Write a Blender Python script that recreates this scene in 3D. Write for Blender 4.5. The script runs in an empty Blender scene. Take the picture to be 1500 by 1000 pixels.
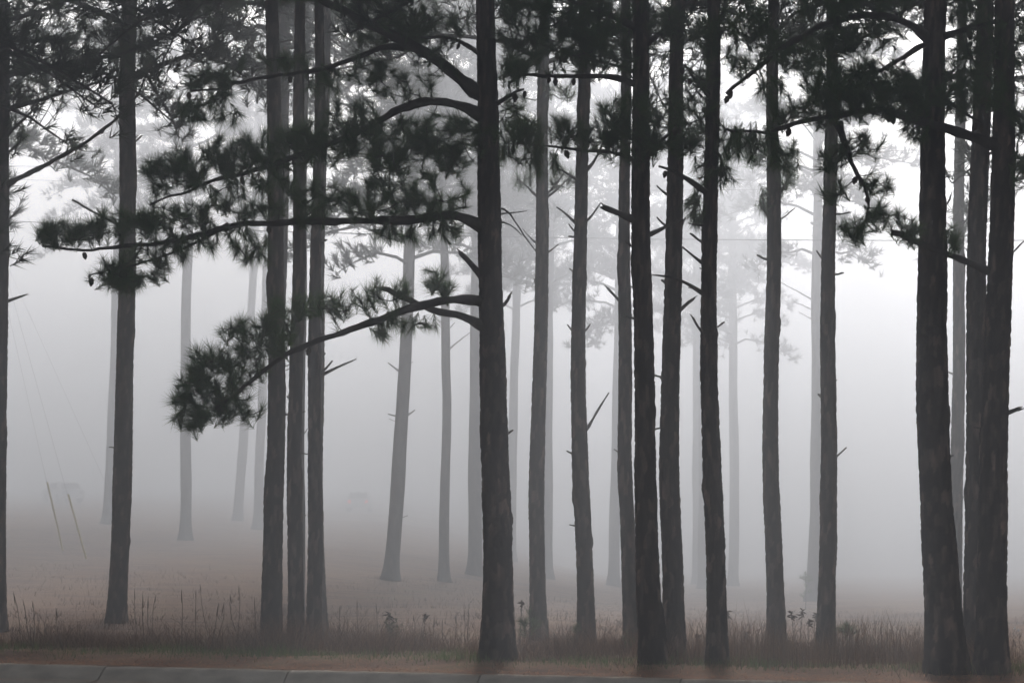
import bpy, math, random
import numpy as np
from mathutils import Vector

# ------------------------------------------------------------------ camera, sky, sun, exposure
random.seed(7)
rng = np.random.default_rng(11)
scn = bpy.context.scene
COL = scn.collection
R = math.radians
CAMH, FPX, HOR = 2.2, 3750.0, 700.0          # eye height, focal length in photo pixels, horizon row
PITCH = math.atan((HOR - 500) / FPX)
SUN_EL, SUN_AZ = R(28), R(4)

cam = bpy.data.cameras.new('camera')
cam.sensor_width = 36; cam.lens = 36 * FPX / 1500
cam.clip_start = 0.1; cam.clip_end = 3000
camo = bpy.data.objects.new('camera', cam); COL.objects.link(camo)
camo.location = (0, 0, CAMH); camo.rotation_euler = (math.pi / 2 + PITCH, 0, 0)
scn.camera = camo

w = bpy.data.worlds.new('World'); scn.world = w; w.use_nodes = True
nt = w.node_tree; nt.nodes.clear()
sky = nt.nodes.new('ShaderNodeTexSky'); sky.sky_type = 'NISHITA'; sky.sun_disc = False
sky.sun_elevation = SUN_EL; sky.sun_rotation = SUN_AZ; sky.dust_density = 3.0
hs = nt.nodes.new('ShaderNodeHueSaturation'); hs.inputs['Saturation'].default_value = 0.45
bg = nt.nodes.new('ShaderNodeBackground'); bg.inputs['Strength'].default_value = 0.15
wo = nt.nodes.new('ShaderNodeOutputWorld')
nt.links.new(sky.outputs[0], hs.inputs['Color']); nt.links.new(hs.outputs[0], bg.inputs['Color'])
nt.links.new(bg.outputs[0], wo.inputs['Surface'])

sun = bpy.data.lights.new('sun', 'SUN'); sun.energy = 5.0; sun.angle = R(10); sun.color = (1.0, 0.98, 0.97)
suno = bpy.data.objects.new('sun', sun); COL.objects.link(suno)
tosun = Vector((math.sin(SUN_AZ) * math.cos(SUN_EL), math.cos(SUN_AZ) * math.cos(SUN_EL), math.sin(SUN_EL)))
suno.rotation_euler = tosun.to_track_quat('Z', 'Y').to_euler(); suno.location = (20, 60, 60)

scn.view_settings.view_transform = 'Standard'; scn.view_settings.look = 'None'
scn.view_settings.exposure = 0.27; scn.view_settings.gamma = 1
cy = scn.cycles
cy.volume_bounces = 0; cy.max_bounces = 5; cy.diffuse_bounces = 2; cy.glossy_bounces = 1
cy.transmission_bounces = 1; cy.transparent_max_bounces = 4
cy.use_denoising = True; cy.use_adaptive_sampling = False
cy.sample_clamp_indirect = 4

HAZE_DENSITY = 0.0155

# ------------------------------------------------------------------ helpers
def ray(px, py):
    a, b = (px - 750) / FPX, (500 - py) / FPX
    c, s = math.cos(PITCH), math.sin(PITCH)
    y = c - b * s; z = s + b * c
    return a / y, z / y
def at(px, py, D):
    a, b = ray(px, py)
    return np.array([a * D, D, CAMH + b * D])

# kerb line: u runs along the road, v away from the road
KP = np.array([-6.1, 30.5]); KU = np.array([9.43, -2.7]); KU /= np.linalg.norm(KU)
KN = np.array([-KU[1], KU[0]])
def uv2xy(u, v):
    return KP[0] + KU[0] * u + KN[0] * v, KP[1] + KU[1] * u + KN[1] * v
def xy2v(x, y): return (x - KP[0]) * KN[0] + (y - KP[1]) * KN[1]
def xy2u(x, y): return (x - KP[0]) * KU[0] + (y - KP[1]) * KU[1]
def sstep(a, b, x):
    t = np.clip((x - a) / (b - a), 0, 1); return t * t * (3 - 2 * t)
def hsh(i, j, k=0):
    n = np.sin(i * 127.1 + j * 311.7 + k * 74.7) * 43758.5453
    return n - np.floor(n)
def vnoise(x, y, k=0):
    xi, yi = np.floor(x), np.floor(y); fx, fy = x - xi, y - yi
    fx = fx * fx * (3 - 2 * fx); fy = fy * fy * (3 - 2 * fy)
    a = hsh(xi, yi, k) * (1 - fx) + hsh(xi + 1, yi, k) * fx
    b = hsh(xi, yi + 1, k) * (1 - fx) + hsh(xi + 1, yi + 1, k) * fx
    return a * (1 - fy) + b * fy
def gz(x, y):
    x = np.asarray(x, float); y = np.asarray(y, float)
    v = xy2v(x, y)
    z = -0.03 * sstep(-9, 8, x) * np.clip(y - 33, 0, 170)
    z = z + 0.065 * np.clip(-x - 12, 0, 12) * sstep(60, 110, y)
    z = z - .35 * sstep(38, 66, y) + .07 * sstep(0, 1.3, v)
    z = z - (.08 + .17 * sstep(-1, -5, x)) * sstep(1.8, 5, v) * (1 - sstep(16, 34, v))
    far = sstep(1.0, 6, v)
    z = z + far * (0.10 * (vnoise(x / 3.1, y / 3.1) - .5) + 0.05 * (vnoise(x / 1.1, y / 1.1, 3) - .5))
    z = z + sstep(0.1, .6, v) * (1 - far) * 0.05 * (vnoise(x / .6, y / .6, 5) - .3)
    return z

class Geo:
    def __init__(s): s.v = []; s.f = {3: [], 4: []}; s.m = {3: [], 4: []}; s.n = 0
    def add(s, v, f, mi=0):
        v = np.asarray(v, float); f = np.asarray(f, np.int64)
        s.v.append(v); s.f[f.shape[1]].append(f + s.n); s.m[f.shape[1]].append(np.full(len(f), mi, np.int32)); s.n += len(v)
    def mesh(s, name, mats, origin=(0, 0, 0), smooth=False):
        me = bpy.data.meshes.new(name)
        if not s.v: return me
        V = np.concatenate(s.v) - np.asarray(origin, float)
        F = []; T = []; M = []
        for k in (3, 4):
            if s.f[k]:
                a = np.concatenate(s.f[k]); F.append(a.ravel()); T.append(np.full(len(a), k, np.int32)); M.append(np.concatenate(s.m[k]))
        F = np.concatenate(F).astype(np.int32); T = np.concatenate(T); M = np.concatenate(M)
        me.vertices.add(len(V)); me.vertices.foreach_set('co', V.astype(np.float32).ravel())
        me.loops.add(len(F)); me.loops.foreach_set('vertex_index', F)
        me.polygons.add(len(T))
        st = np.zeros(len(T), np.int32); st[1:] = np.cumsum(T)[:-1]
        me.polygons.foreach_set('loop_start', st)
        me.polygons.foreach_set('material_index', M)
        if smooth: me.polygons.foreach_set('use_smooth', np.ones(len(T), bool))
        for m in mats: me.materials.append(m)
        me.update(calc_edges=True); me.validate()
        return me
def link(name, me, parent=None, loc=(0, 0, 0)):
    o = bpy.data.objects.new(name, me); COL.objects.link(o)
    if parent is not None: o.parent = parent
    o.location = loc
    return o
def tag(o, label, cat, group=None):
    o['label'] = label; o['category'] = cat
    if group: o['group'] = group
    return o
def empty(name, loc, label, cat, group=None):
    return tag(link(name, None, None, loc), label, cat, group)
def struct(name, me):
    o = link(name, me); o['kind'] = 'structure'; return o

def tube(g, pts, rad, sides=6, mi=0, cap=True):
    P = np.asarray(pts, float); n = len(P); rad = np.asarray(rad, float)
    T = np.gradient(P, axis=0); T /= np.linalg.norm(T, axis=1)[:, None] + 1e-9
    ref = np.array([0, 0, 1.]) if abs(T[:, 2]).mean() < .8 else np.array([1., 0, 0])
    A = np.cross(T, ref); A /= np.linalg.norm(A, axis=1)[:, None] + 1e-9
    B = np.cross(T, A)
    th = np.linspace(0, 2 * np.pi, sides, endpoint=False)
    V = P[:, None] + rad[:, None, None] * (A[:, None] * np.cos(th)[None, :, None] + B[:, None] * np.sin(th)[None, :, None])
    i, j = np.meshgrid(np.arange(n - 1), np.arange(sides), indexing='ij')
    j2 = (j + 1) % sides
    F = np.stack([i * sides + j, i * sides + j2, (i + 1) * sides + j2, (i + 1) * sides + j], -1).reshape(-1, 4)
    g.add(V.reshape(-1, 3), F, mi)
    if cap:
        for r in (0, n - 1):
            ring = V[r]; c = ring.mean(0)
            k = np.arange(sides)
            g.add(np.vstack([ring, c]), np.stack([k, (k + 1) % sides, np.full(sides, sides)], -1), mi)
def smooth_path(P, n):
    P = np.asarray(P, float)
    d = np.r_[0, np.cumsum(np.linalg.norm(np.diff(P, axis=0), axis=1))]
    t = np.linspace(0, d[-1], n)
    Q = np.stack([np.interp(t, d, P[:, k]) for k in range(P.shape[1])], -1)
    for _ in range(2):
        Q[1:-1] = .25 * Q[:-2] + .5 * Q[1:-1] + .25 * Q[2:]
    return Q
def unit(a): return a / (np.linalg.norm(a, axis=-1, keepdims=True) + 1e-9)
def needles(g, P, Dv, k, L, W, back=.16, mi=0, lo=.25, hi=1.15):
    """k thin needles round each twig tip P that points along Dv"""
    n = len(P)
    if n == 0: return
    P = np.repeat(np.asarray(P, float), k, 0); Dv = np.repeat(unit(np.asarray(Dv, float)), k, 0)
    m = len(P)
    rnd = rng.normal(size=(m, 3)); perp = unit(rnd - (rnd * Dv).sum(1)[:, None] * Dv)
    ang = (rng.uniform(lo, hi, m) * np.repeat(rng.uniform(.65, 1.2, n), k))[:, None]
    nd = unit(Dv * np.cos(ang) + perp * np.sin(ang) + np.array([0, 0, -.06]))
    base = P - Dv * (rng.uniform(0, 1, m) ** 1.3 * back)[:, None]
    ln = (L * rng.uniform(.7, 1.15, m) * np.repeat(rng.uniform(.72, 1.15, n), k))[:, None]
    side = unit(np.cross(nd, rng.normal(size=(m, 3)))) * (W / 2)
    V = np.stack([base - side, base + side, base + nd * ln], 1).reshape(-1, 3)
    g.add(V, np.arange(m * 3).reshape(-1, 3), mi)

# ------------------------------------------------------------------ materials
def mat(name, rough=.9, spec=.2):
    m = bpy.data.materials.new(name); m.use_nodes = True
    b = m.node_tree.nodes['Principled BSDF']; b.inputs['Roughness'].default_value = rough
    b.inputs['Specular IOR Level'].default_value = spec
    return m, m.node_tree, b
def ramp(t, fac, stops):
    r = t.nodes.new('ShaderNodeValToRGB'); e = r.color_ramp.elements
    while len(e) < len(stops): e.new(.5)
    for k, (p, c) in enumerate(stops): e[k].position = p; e[k].color = (*c, 1)
    t.links.new(fac, r.inputs[0]); return r.outputs[0]
def noise(t, scale, detail=4, vec=None, stretch=None):
    n = t.nodes.new('ShaderNodeTexNoise'); n.inputs['Scale'].default_value = scale; n.inputs['Detail'].default_value = detail
    tc = t.nodes.new('ShaderNodeTexCoord'); src = tc.outputs['Object']
    if stretch:
        mp = t.nodes.new('ShaderNodeMapping'); mp.inputs['Scale'].default_value = stretch
        t.links.new(src, mp.inputs[0]); src = mp.outputs[0]
    t.links.new(src, n.inputs['Vector']); return n.outputs['Fac']
def bump(t, b, fac, strength=.4, dist=.02):
    n = t.nodes.new('ShaderNodeBump'); n.inputs['Strength'].default_value = strength; n.inputs['Distance'].default_value = dist
    t.links.new(fac, n.inputs['Height']); t.links.new(n.outputs[0], b.inputs['Normal'])
def noisy(name, stops, scale, rough=.9, stretch=None, bs=0, bd=.02, detail=5, spec=.2):
    m, t, b = mat(name, rough, spec)
    f = noise(t, scale, detail, stretch=stretch)
    t.links.new(ramp(t, f, stops), b.inputs['Base Color'])
    if bs: bump(t, b, f, bs, bd)
    return m
def island(name, stops, rough=.8, transl=.25):
    m, t, b = mat(name, rough, .15)
    gi = t.nodes.new('ShaderNodeNewGeometry')
    c = ramp(t, gi.outputs['Random Per Island'], stops)
    t.links.new(c, b.inputs['Base Color'])
    if transl:
        tr = t.nodes.new('ShaderNodeBsdfTranslucent'); t.links.new(c, tr.inputs['Color'])
        mx = t.nodes.new('ShaderNodeMixShader'); mx.inputs[0].default_value = transl
        out = t.nodes['Material Output']
        t.links.new(b.outputs[0], mx.inputs[1]); t.links.new(tr.outputs[0], mx.inputs[2]); t.links.new(mx.outputs[0], out.inputs['Surface'])
    return m
def plain(name, c, rough=.6, spec=.3, metal=0, emit=0):
    m, t, b = mat(name, rough, spec); b.inputs['Base Color'].default_value = (*c, 1); b.inputs['Metallic'].default_value = metal
    if emit: b.inputs['Emission Color'].default_value = (*c, 1); b.inputs['Emission Strength'].default_value = emit
    return m
M = {}
M['bark'] = noisy('pine_bark', [(.25, (.022, .016, .014)), (.5, (.065, .047, .038)), (.78, (.16, .115, .09))], 9, .95, (1, 1, .35), .5, .02, 8, .1)
_m = M['bark']; _t = _m.node_tree; _b = _t.nodes['Principled BSDF']
_a = _t.nodes.new('ShaderNodeAttribute'); _a.attribute_name = 'plate'
_mr = _t.nodes.new('ShaderNodeMapRange'); _mr.inputs['To Min'].default_value = .35; _mr.inputs['To Max'].default_value = 3.0
_t.links.new(_a.outputs['Fac'], _mr.inputs['Value'])
_mx = _t.nodes.new('ShaderNodeVectorMath'); _mx.operation = 'SCALE'
_src = _b.inputs['Base Color'].links[0].from_socket
_t.links.new(_src, _mx.inputs[0]); _t.links.new(_mr.outputs[0], _mx.inputs['Scale']); _t.links.new(_mx.outputs[0], _b.inputs['Base Color'])
M['limb'] = noisy('limb_bark', [(.3, (.022, .017, .014)), (.7, (.07, .052, .042))], 22, .95, None, .4, .01, 5, .1)
M['dead'] = noisy('dead_wood', [(.3, (.04, .034, .03)), (.7, (.12, .10, .085))], 25, .95, None, .3, .01, 5, .1)
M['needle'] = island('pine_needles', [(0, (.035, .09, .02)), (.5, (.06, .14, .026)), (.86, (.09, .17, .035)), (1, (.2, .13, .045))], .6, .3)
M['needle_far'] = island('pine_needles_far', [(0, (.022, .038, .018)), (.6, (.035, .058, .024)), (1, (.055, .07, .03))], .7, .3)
M['cone'] = noisy('cone_brown', [(.3, (.035, .022, .014)), (.7, (.09, .06, .038))], 40)
M['dry'] = island('dry_grass', [(0, (.06, .032, .022)), (.4, (.125, .066, .042)), (.8, (.21, .12, .072)), (1, (.36, .25, .155))], .9, .25)
M['rust'] = island('rusty_grass', [(0, (.07, .035, .018)), (.6, (.14, .07, .028)), (1, (.2, .12, .05))], .9, .25)
M['green'] = island('green_grass', [(0, (.08, .14, .035)), (.5, (.13, .21, .06)), (.85, (.20, .25, .09)), (1, (.32, .27, .14))], .8, .3)
M['straw'] = island('pine_straw', [(0, (.24, .07, .02)), (.5, (.44, .15, .04)), (.85, (.55, .24, .07)), (1, (.6, .38, .16))], .85, .1)
M['leaf'] = island('shrub_leaf', [(0, (.03, .06, .02)), (.6, (.055, .10, .035)), (1, (.10, .13, .05))], .6, .3)
M['stalk'] = noisy('dry_stalk', [(.3, (.05, .034, .024)), (.7, (.11, .075, .05))], 30)
M['field'] = noisy('field_ground', [(.3, (.105, .056, .038)), (.45, (.21, .12, .077)), (.58, (.30, .185, .115)), (.72, (.17, .14, .07))], .55, 1, (1, 2.6, 1), .6, .08, 9, .05)
M['asphalt'] = noisy('asphalt', [(.3, (.17, .165, .16)), (.7, (.25, .245, .24))], 60, .9, None, .4, .004, 8)
M['concrete'] = noisy('kerb_concrete', [(.25, (.27, .23, .175)), (.5, (.45, .385, .30)), (.75, (.58, .50, .40))], 3.5, .9, (1, 1, 3), .35, .01, 9)
M['yellow'] = island('yellow_plastic', [(0, (.75, .62, .2)), (1, (.8, .66, .24))], .5, .65)
M['steel'] = plain('galvanised_steel', (.22, .22, .23), .5, .4, .6)
M['cable'] = plain('black_cable', (.03, .03, .032), .6)
M['polewood'] = noisy('creosoted_pole', [(.3, (.05, .04, .03)), (.7, (.11, .09, .07))], 6, .9, (4, 4, .3))
M['white_paint'] = plain('white_car_paint', (.7, .7, .7), .7, .2)
M['grey_paint'] = plain('grey_car_paint', (.55, .56, .57), .7, .2)
M['glass'] = plain('dark_car_glass', (.02, .022, .025), .08, .5)
M['rubber'] = plain('tyre_rubber', (.02, .02, .02), .8)
M['rim'] = plain('wheel_rim', (.4, .4, .41), .35, .5, .7)
M['tail'] = plain('lit_tail_light', (1.0, .06, .03), .4, .4, 0, 1.6)
M['litter'] = plain('white_litter', (.7, .7, .68), .6)

# ------------------------------------------------------------------ ground, road, kerb
us = np.r_[np.linspace(-230, -34, 26), np.arange(-32, 40, .5), np.linspace(42, 245, 26)]
vs = np.r_[np.linspace(-90, -15, 12), -14.2, -.9, -.25, -.08, 0.0, .15, .35, .6, np.arange(1, 60, .6), np.linspace(62, 400, 40)]
U, Vv = np.meshgrid(us, vs, indexing='ij')
X, Y = uv2xy(U, Vv)
Z = gz(X, Y)
Z = np.where((Vv < -.05) & (Vv > -14.5), -.45, Z); Z = np.where(Vv <= -14.5, -.05, Z); Z = np.where(np.abs(Vv + .08) < .02, -.3, Z)
nu, nv = len(us), len(vs)
i, j = np.meshgrid(np.arange(nu - 1), np.arange(nv - 1), indexing='ij')
F = np.stack([i * nv + j, (i + 1) * nv + j, (i + 1) * nv + j + 1, i * nv + j + 1], -1).reshape(-1, 4)
g = Geo(); g.add(np.stack([X, Y, Z], -1).reshape(-1, 3), F)
struct('ground', g.mesh('ground', [M['field']], smooth=True))

g = Geo()
ua, va = np.meshgrid(np.linspace(-60, 60, 121), np.r_[-14.4, -10, -5, -2, -1.2, -.62], indexing='ij')
xa, ya = uv2xy(ua, va); za = -.165 + .02 * (np.clip(-va, 0, 7) / 7)
nv2 = va.shape[1]
i, j = np.meshgrid(np.arange(120), np.arange(nv2 - 1), indexing='ij')
g.add(np.stack([xa, ya, za], -1).reshape(-1, 3), np.stack([i * nv2 + j, (i + 1) * nv2 + j, (i + 1) * nv2 + j + 1, i * nv2 + j + 1], -1).reshape(-1, 4))
struct('road', g.mesh('road', [M['asphalt']]))

SEG = 2.28
g = Geo()   # one kerb stone: rounded top edge, sloping face and gutter pan, local x along the road, y away from it
prof = np.array([(0, -.3), (0, .012), (-.10, .016), (-.15, .008), (-.20, -.018), (-.34, -.120), (-.40, -.140), (-.66, -.155), (-.66, -.3)])
xs = np.linspace(0, SEG - .018, 9); ns = len(prof)
V = []
for kx, xv in enumerate(xs):
    p = prof.copy()
    if kx in (0, len(xs) - 1): p[1:6, 1] -= .006; p[3:6, 0] += .006
    V.append(np.c_[np.full(ns, xv), p[:, 0], p[:, 1] + .003 * math.sin(kx * 2.3)])
V = np.concatenate(V)
i, j = np.meshgrid(np.arange(8), np.arange(ns - 1), indexing='ij')
g.add(V, np.stack([i * ns + j, i * ns + j + 1, (i + 1) * ns + j + 1, (i + 1) * ns + j], -1).reshape(-1, 4))
for e in (0, 8):
    r = V[e * ns:(e + 1) * ns]; c = r.mean(0); k = np.arange(ns)
    g.add(np.vstack([r, c]), np.stack([k, (k + 1) % ns, np.full(ns, ns)], -1))
kme = g.mesh('kerb_stone', [M['concrete']])
kerb = struct('kerb', None)
kerb.location = (KP[0], KP[1], 0); kerb.rotation_euler = (0, 0, math.atan2(KU[1], KU[0]))
u0 = float(xy2u(*at(163, 972, 30.1)[:2]))
for k in range(-12, 15):
    o = link('kerb_stone', kme, kerb, (u0 + k * SEG, 0, .002 * ((k * 7) % 3 - 1)))

# ------------------------------------------------------------------ pine trees
def worley(a, b, per):
    """cracks between bark plates; a wraps at integer per"""
    ai, bi = np.floor(a), np.floor(b)
    f1 = np.full(a.shape, 9.); f2 = np.full(a.shape, 9.); idv = np.zeros(a.shape)
    for da in (-1, 0, 1):
        for db in (-1, 0, 1):
            ca, cb = ai + da, bi + db; w_ = np.mod(ca, per)
            d = np.hypot(ca + .15 + .7 * hsh(w_, cb, 1) - a, cb + .15 + .7 * hsh(w_, cb, 2) - b)
            closer = d < f1
            f2 = np.where(closer, f1, np.minimum(f2, d)); idv = np.where(closer, hsh(w_, cb, 9), idv); f1 = np.where(closer, d, f1)
    return f2 - f1, idv

def trunk_axis(t):
    """centre line (z -> x,y,r) from the pixel track"""
    pts, D, H = t['pts'], t['D'], t['H']
    P = [at(px, py, D) for px, py in pts]
    bx = P[0][0]; bz = float(gz(bx, D))
    zs = np.array([p[2] for p in P]); xs_ = np.array([p[0] for p in P])
    zs[0] = bz
    o = np.argsort(zs); zs, xs_ = zs[o], xs_[o]
    ztop = zs[-1]
    sl = (xs_[-1] - xs_[-2]) / max(zs[-1] - zs[-2], .5)
    zz = np.r_[zs, ztop + 3, max(bz + H, ztop + 5)]; xx = np.r_[xs_, xs_[-1] + sl * 2.5, xs_[-1] + sl * 4]
    k = D / FPX / 2
    ztf = at(0, 0, D)[2]
    def axis(z):
        z = np.asarray(z, float)
        x = np.interp(z, zz, xx)
        r = np.interp(z, [bz, ztf, bz + H], [t['wb'] * k, t['wt'] * k, .03])
        y = D + .05 * np.sin(z * .7 + D)
        return x, y, r
    return axis, bz

def build_trunk(t, axis, bz, org):
    D, H = t['D'], t['H']
    near = D < 50
    ztf = at(0, 0, D)[2] + .6
    if near:
        dz = .022 if D < 32 else .035
        z = np.r_[np.arange(bz - .12, ztf, dz), np.arange(ztf, bz + H, .4), bz + H]; seg = 60 if D < 32 else 40
    else:
        z = np.r_[np.arange(bz - .12, ztf, .15), np.arange(ztf, bz + H, .6), bz + H]; seg = 14
    zs_ = z
    # low-frequency wander so that the stem is not a ruled line
    x, y, r = axis(zs_)
    sd = t['seed']
    wob = .012 * np.sin(zs_ * 1.3 + sd) + .02 * (vnoise(zs_ * .8, sd + 0 * zs_, 71) - .5)
    x = x + wob
    h = zs_ - bz
    flare = 1 + (.28 if near else .55) * np.exp(-np.clip(h, 0, 9) / .3) + .08 * (vnoise(zs_ * .9, sd + 0 * zs_, 61) - .5) + .05 * (vnoise(zs_ * 2.6, sd + 0 * zs_, 62) - .5)
    r = r * flare
    th = np.linspace(0, 2 * np.pi, seg, endpoint=False)
    ZZ, TH = np.meshgrid(zs_, th, indexing='ij')
    RR = np.repeat(r[:, None], seg, 1)
    if near:
        per = max(7, round(2 * math.pi * r[len(r) // 4] / .046))
        crack, idv = worley(TH / (2 * np.pi) * per + .25 * np.sin(ZZ * 3 + sd), ZZ / .15 + sd * 3 + 1.2 * vnoise(TH / (2 * np.pi) * 6, ZZ * 2, 17), per)
        plate = sstep(.03, .3, crack)
        amp = .012 if D < 32 else .008
        RR = RR + amp * (plate - .75) + amp * .55 * (idv - .5) * plate + .008 * (hsh(np.round(TH * 20), np.round(ZZ * 60), 4) - .5)
        lobes = .05 * np.exp(-np.clip(ZZ - bz, 0, 9) / .22) * (np.sin(TH * 4 + sd) + .6 * np.sin(TH * 7 + sd * 3))
        RR = RR * (1 + lobes * 1.5)
        kn = vnoise(TH / (2 * np.pi) * 3 + sd, ZZ * 1.7 + sd, 8)
        RR = RR + .022 * sstep(.8, .97, kn)
    V = np.stack([x[:, None] + RR * np.cos(TH), y[:, None] + RR * np.sin(TH), ZZ], -1)
    n = len(zs_)
    i, j = np.meshgrid(np.arange(n - 1), np.arange(seg), indexing='ij'); j2 = (j + 1) % seg
    g = Geo(); g.add(V.reshape(-1, 3), np.stack([i * seg + j, i * seg + j2, (i + 1) * seg + j2, (i + 1) * seg + j], -1).reshape(-1, 4))
    me = g.mesh('trunk', [M['bark']], org, smooth=not near)
    at_ = me.attributes.new('plate', 'FLOAT', 'POINT')
    at_.data.foreach_set('value', (idv ** 3 if near else np.full(ZZ.shape, .25)).astype(np.float32).ravel())
    return me

def build_crown(t, axis, bz, org):
    """whorls of limbs from the crown base to the top, with needle tufts"""
    D, H, hb, CR = t['D'], t['H'], t['hb'], t['cr']
    g = Geo()
    lod = 0 if D < 45 else 1
    k_need, W, L = (22, .018, .24) if lod == 0 else (15, .034, .32)
    sides = 4
    r_ = np.random.default_rng(int(t['seed'] * 1000) % 99991)
    z = hb; phi = r_.uniform(0, 6.28)
    TP, TD = [], []
    while z < H - .3:
        f = (z - hb) / (H - hb)
        for q in range(2 if f < .15 else 3):
            phi += 2.4 + r_.uniform(-.4, .4)
            ln = CR * (math.sin(math.pi * min(1, .22 + .78 * f)) ** .35 * .85 + .18) * r_.uniform(.65, 1.15)
            el = R(-6 + 45 * f) + r_.uniform(-.15, .2)
            zz = z + r_.uniform(-.15, .15)
            x0, y0, r0 = axis(bz + zz)
            dirh = np.array([math.cos(phi), math.sin(phi), 0])
            s = np.linspace(0, 1, 6)
            arch = .16 * ln * np.sin(s * math.pi) - .08 * ln * s
            P = np.array([float(x0), float(y0), bz + zz]) + dirh * (s * ln * math.cos(el))[:, None]
            P[:, 2] += s * ln * math.sin(el) + arch
            P[1:] += r_.normal(0, .05, (5, 3))
            tube(g, P, np.interp(s, [0, 1], [min(.055, float(r0) * .5), .012]), sides, 0, False)
            nt_ = int((19 if lod == 0 else 17) * ln * t.get('dens', 1))
            if nt_ < 1: continue
            ss = r_.uniform(.3, 1.02, nt_)
            pp = np.stack([np.interp(ss, s, P[:, c]) for c in range(3)], -1)
            lat = np.cross(dirh, [0, 0, 1.])
            off = (lat[None] * r_.normal(0, .36, (nt_, 1)) * (1.15 - .5 * ss[:, None]) + np.array([0, 0, 1.]) * r_.normal(.13, .17, (nt_, 1)) + dirh * r_.uniform(0, .3, (nt_, 1))) * min(1, ln / 1.6 + .3)
            tips = pp + off
            TP.append(tips); TD.append(unit(off) * .7 + dirh * .4 + np.array([0, 0, .5]))
            if lod == 0 or True:
                for a, b in zip(pp[::2], tips[::2]):
                    tube(g, [a, (a + b) / 2 + [0, 0, -.02], b], [.010, .008, .006], 3, 0, False)
        z += r_.uniform(.45, .75)
    if TP:
        P = np.concatenate(TP); Dv = np.concatenate(TD) + r_.normal(0, .25, (len(P), 3))
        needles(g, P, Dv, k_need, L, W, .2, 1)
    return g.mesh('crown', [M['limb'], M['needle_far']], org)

def build_limb(t, root, org, axis, bz, path, w0, w1, clusters=(), dz=0., dead=False, need=70):
    """a limb tracked along pixels, from the trunk outwards; clusters of tufts grow on it"""
    D = t['D']; k = D / FPX / 2
    n = len(path)
    P = np.array([at(px, py, D + dz * (i / (n - 1)) ** 1.2) for i, (px, py) in enumerate(path)])
    if abs(P[0][0] - float(axis(P[0][2])[0])) < .45:      # root it inside the trunk
        x0, y0, r0 = axis(P[0][2])
        P = np.vstack([[float(x0), float(y0), P[0][2] - .04], P])
    ln = np.linalg.norm(np.diff(P, axis=0), axis=1).sum()
    S = smooth_path(P, max(6, int(ln / .09)))
    if len(S) > 8: S[3:] += np.cumsum(rng.normal(0, .011, (len(S) - 3, 3)), 0) * np.linspace(.3, 1, len(S) - 3)[:, None]
    s = np.linspace(0, 1, len(S))
    rad = np.interp(s, [0, min(.3, .16 / ln), min(.5, .34 / ln), 1], [w0 * k * 1.7, w0 * k * 1.35, w0 * k, w1 * k]) * (1 + .10 * np.sin(s * 31 + w0) + .07 * rng.normal(size=len(S)))
    g = Geo()
    tube(g, S, rad, 8 if w0 > 7 else 6, 0)
    if dead and w0 > 4:       # splintered end
        e = S[-1]; d = unit(S[-1] - S[-2])
        for _ in range(3):
            q = e + d * rng.uniform(.02, .07) + rng.normal(0, rad[-1] * .5, 3)
            tube(g, [e - d * .03 + rng.normal(0, rad[-1] * .3, 3), q], [rad[-1] * .55, rad[-1] * .12], 4, 0)
    TP, TD = [], []
    if clusters:
        tips = []
        for c in clusters:
            cx, cy_, rx, ry, nn = c[:5]; sgn = c[5] if len(c) > 5 else 1
            nn = max(2, int(round(nn * 1.85)))
            a = rng.uniform(0, 2 * np.pi, nn); q = np.sqrt(rng.uniform(0, 1, nn))
            px = cx + rx * q * np.cos(a); py = cy_ + ry * q * np.sin(a)
            depth_r = .75 * max(rx * .6, ry) * D / FPX
            for x_, y_ in zip(px, py):
                dmid = S[np.argmin(np.hypot((S[:, 0] / S[:, 1] * FPX + 750) - x_, (HOR - (S[:, 2] - CAMH) / S[:, 1] * FPX) - y_))][1]
                p = at(x_, y_, dmid + rng.normal(0, depth_r)); tips.append((p, sgn))
        nodes = S[int(len(S) * .12):].copy()
        tp = np.array([p for p, _ in tips])
        dm = np.linalg.norm(tp[:, None] - nodes[None], axis=2).min(1)
        for q in np.argsort(dm):
            p, sgn = tips[q]
            d = np.linalg.norm(nodes - p, axis=1)
            # prefer a node nearer to the trunk so that twigs rake outwards
            a = nodes[np.argmin(d + .12 * np.linalg.norm(nodes - S[0], axis=1))]
            L_ = np.linalg.norm(p - a)
            sag = np.array([0, 0, -.10 * L_ * sgn])
            mid1 = a + (p - a) * .4 + sag + rng.normal(0, .03 * L_, 3); mid2 = a + (p - a) * .75 + sag * .7 + rng.normal(0, .03 * L_, 3)
            rr = min(.016, .006 + .008 * L_)
            tw = np.array([a, mid1, mid2, p])
            tube(g, tw, [rr, rr * .85, rr * .7, .005], 4, 0, False)
            nodes = np.vstack([nodes, mid1, mid2, p])
            TP.append(p); TD.append(unit(p - mid2) * .75 + np.array([0, 0, .55 * sgn]) + rng.normal(0, .3, 3))
    o = link('dead_limb' if dead else 'limb', g.mesh('limb', [M['dead' if dead else 'limb']], org), root)
    if TP:
        gn = Geo(); needles(gn, np.array(TP), np.array(TD), need, .19, .0058, .19)
        link('needles', gn.mesh('needles', [M['needle']], org), o)
    return o, S

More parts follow.
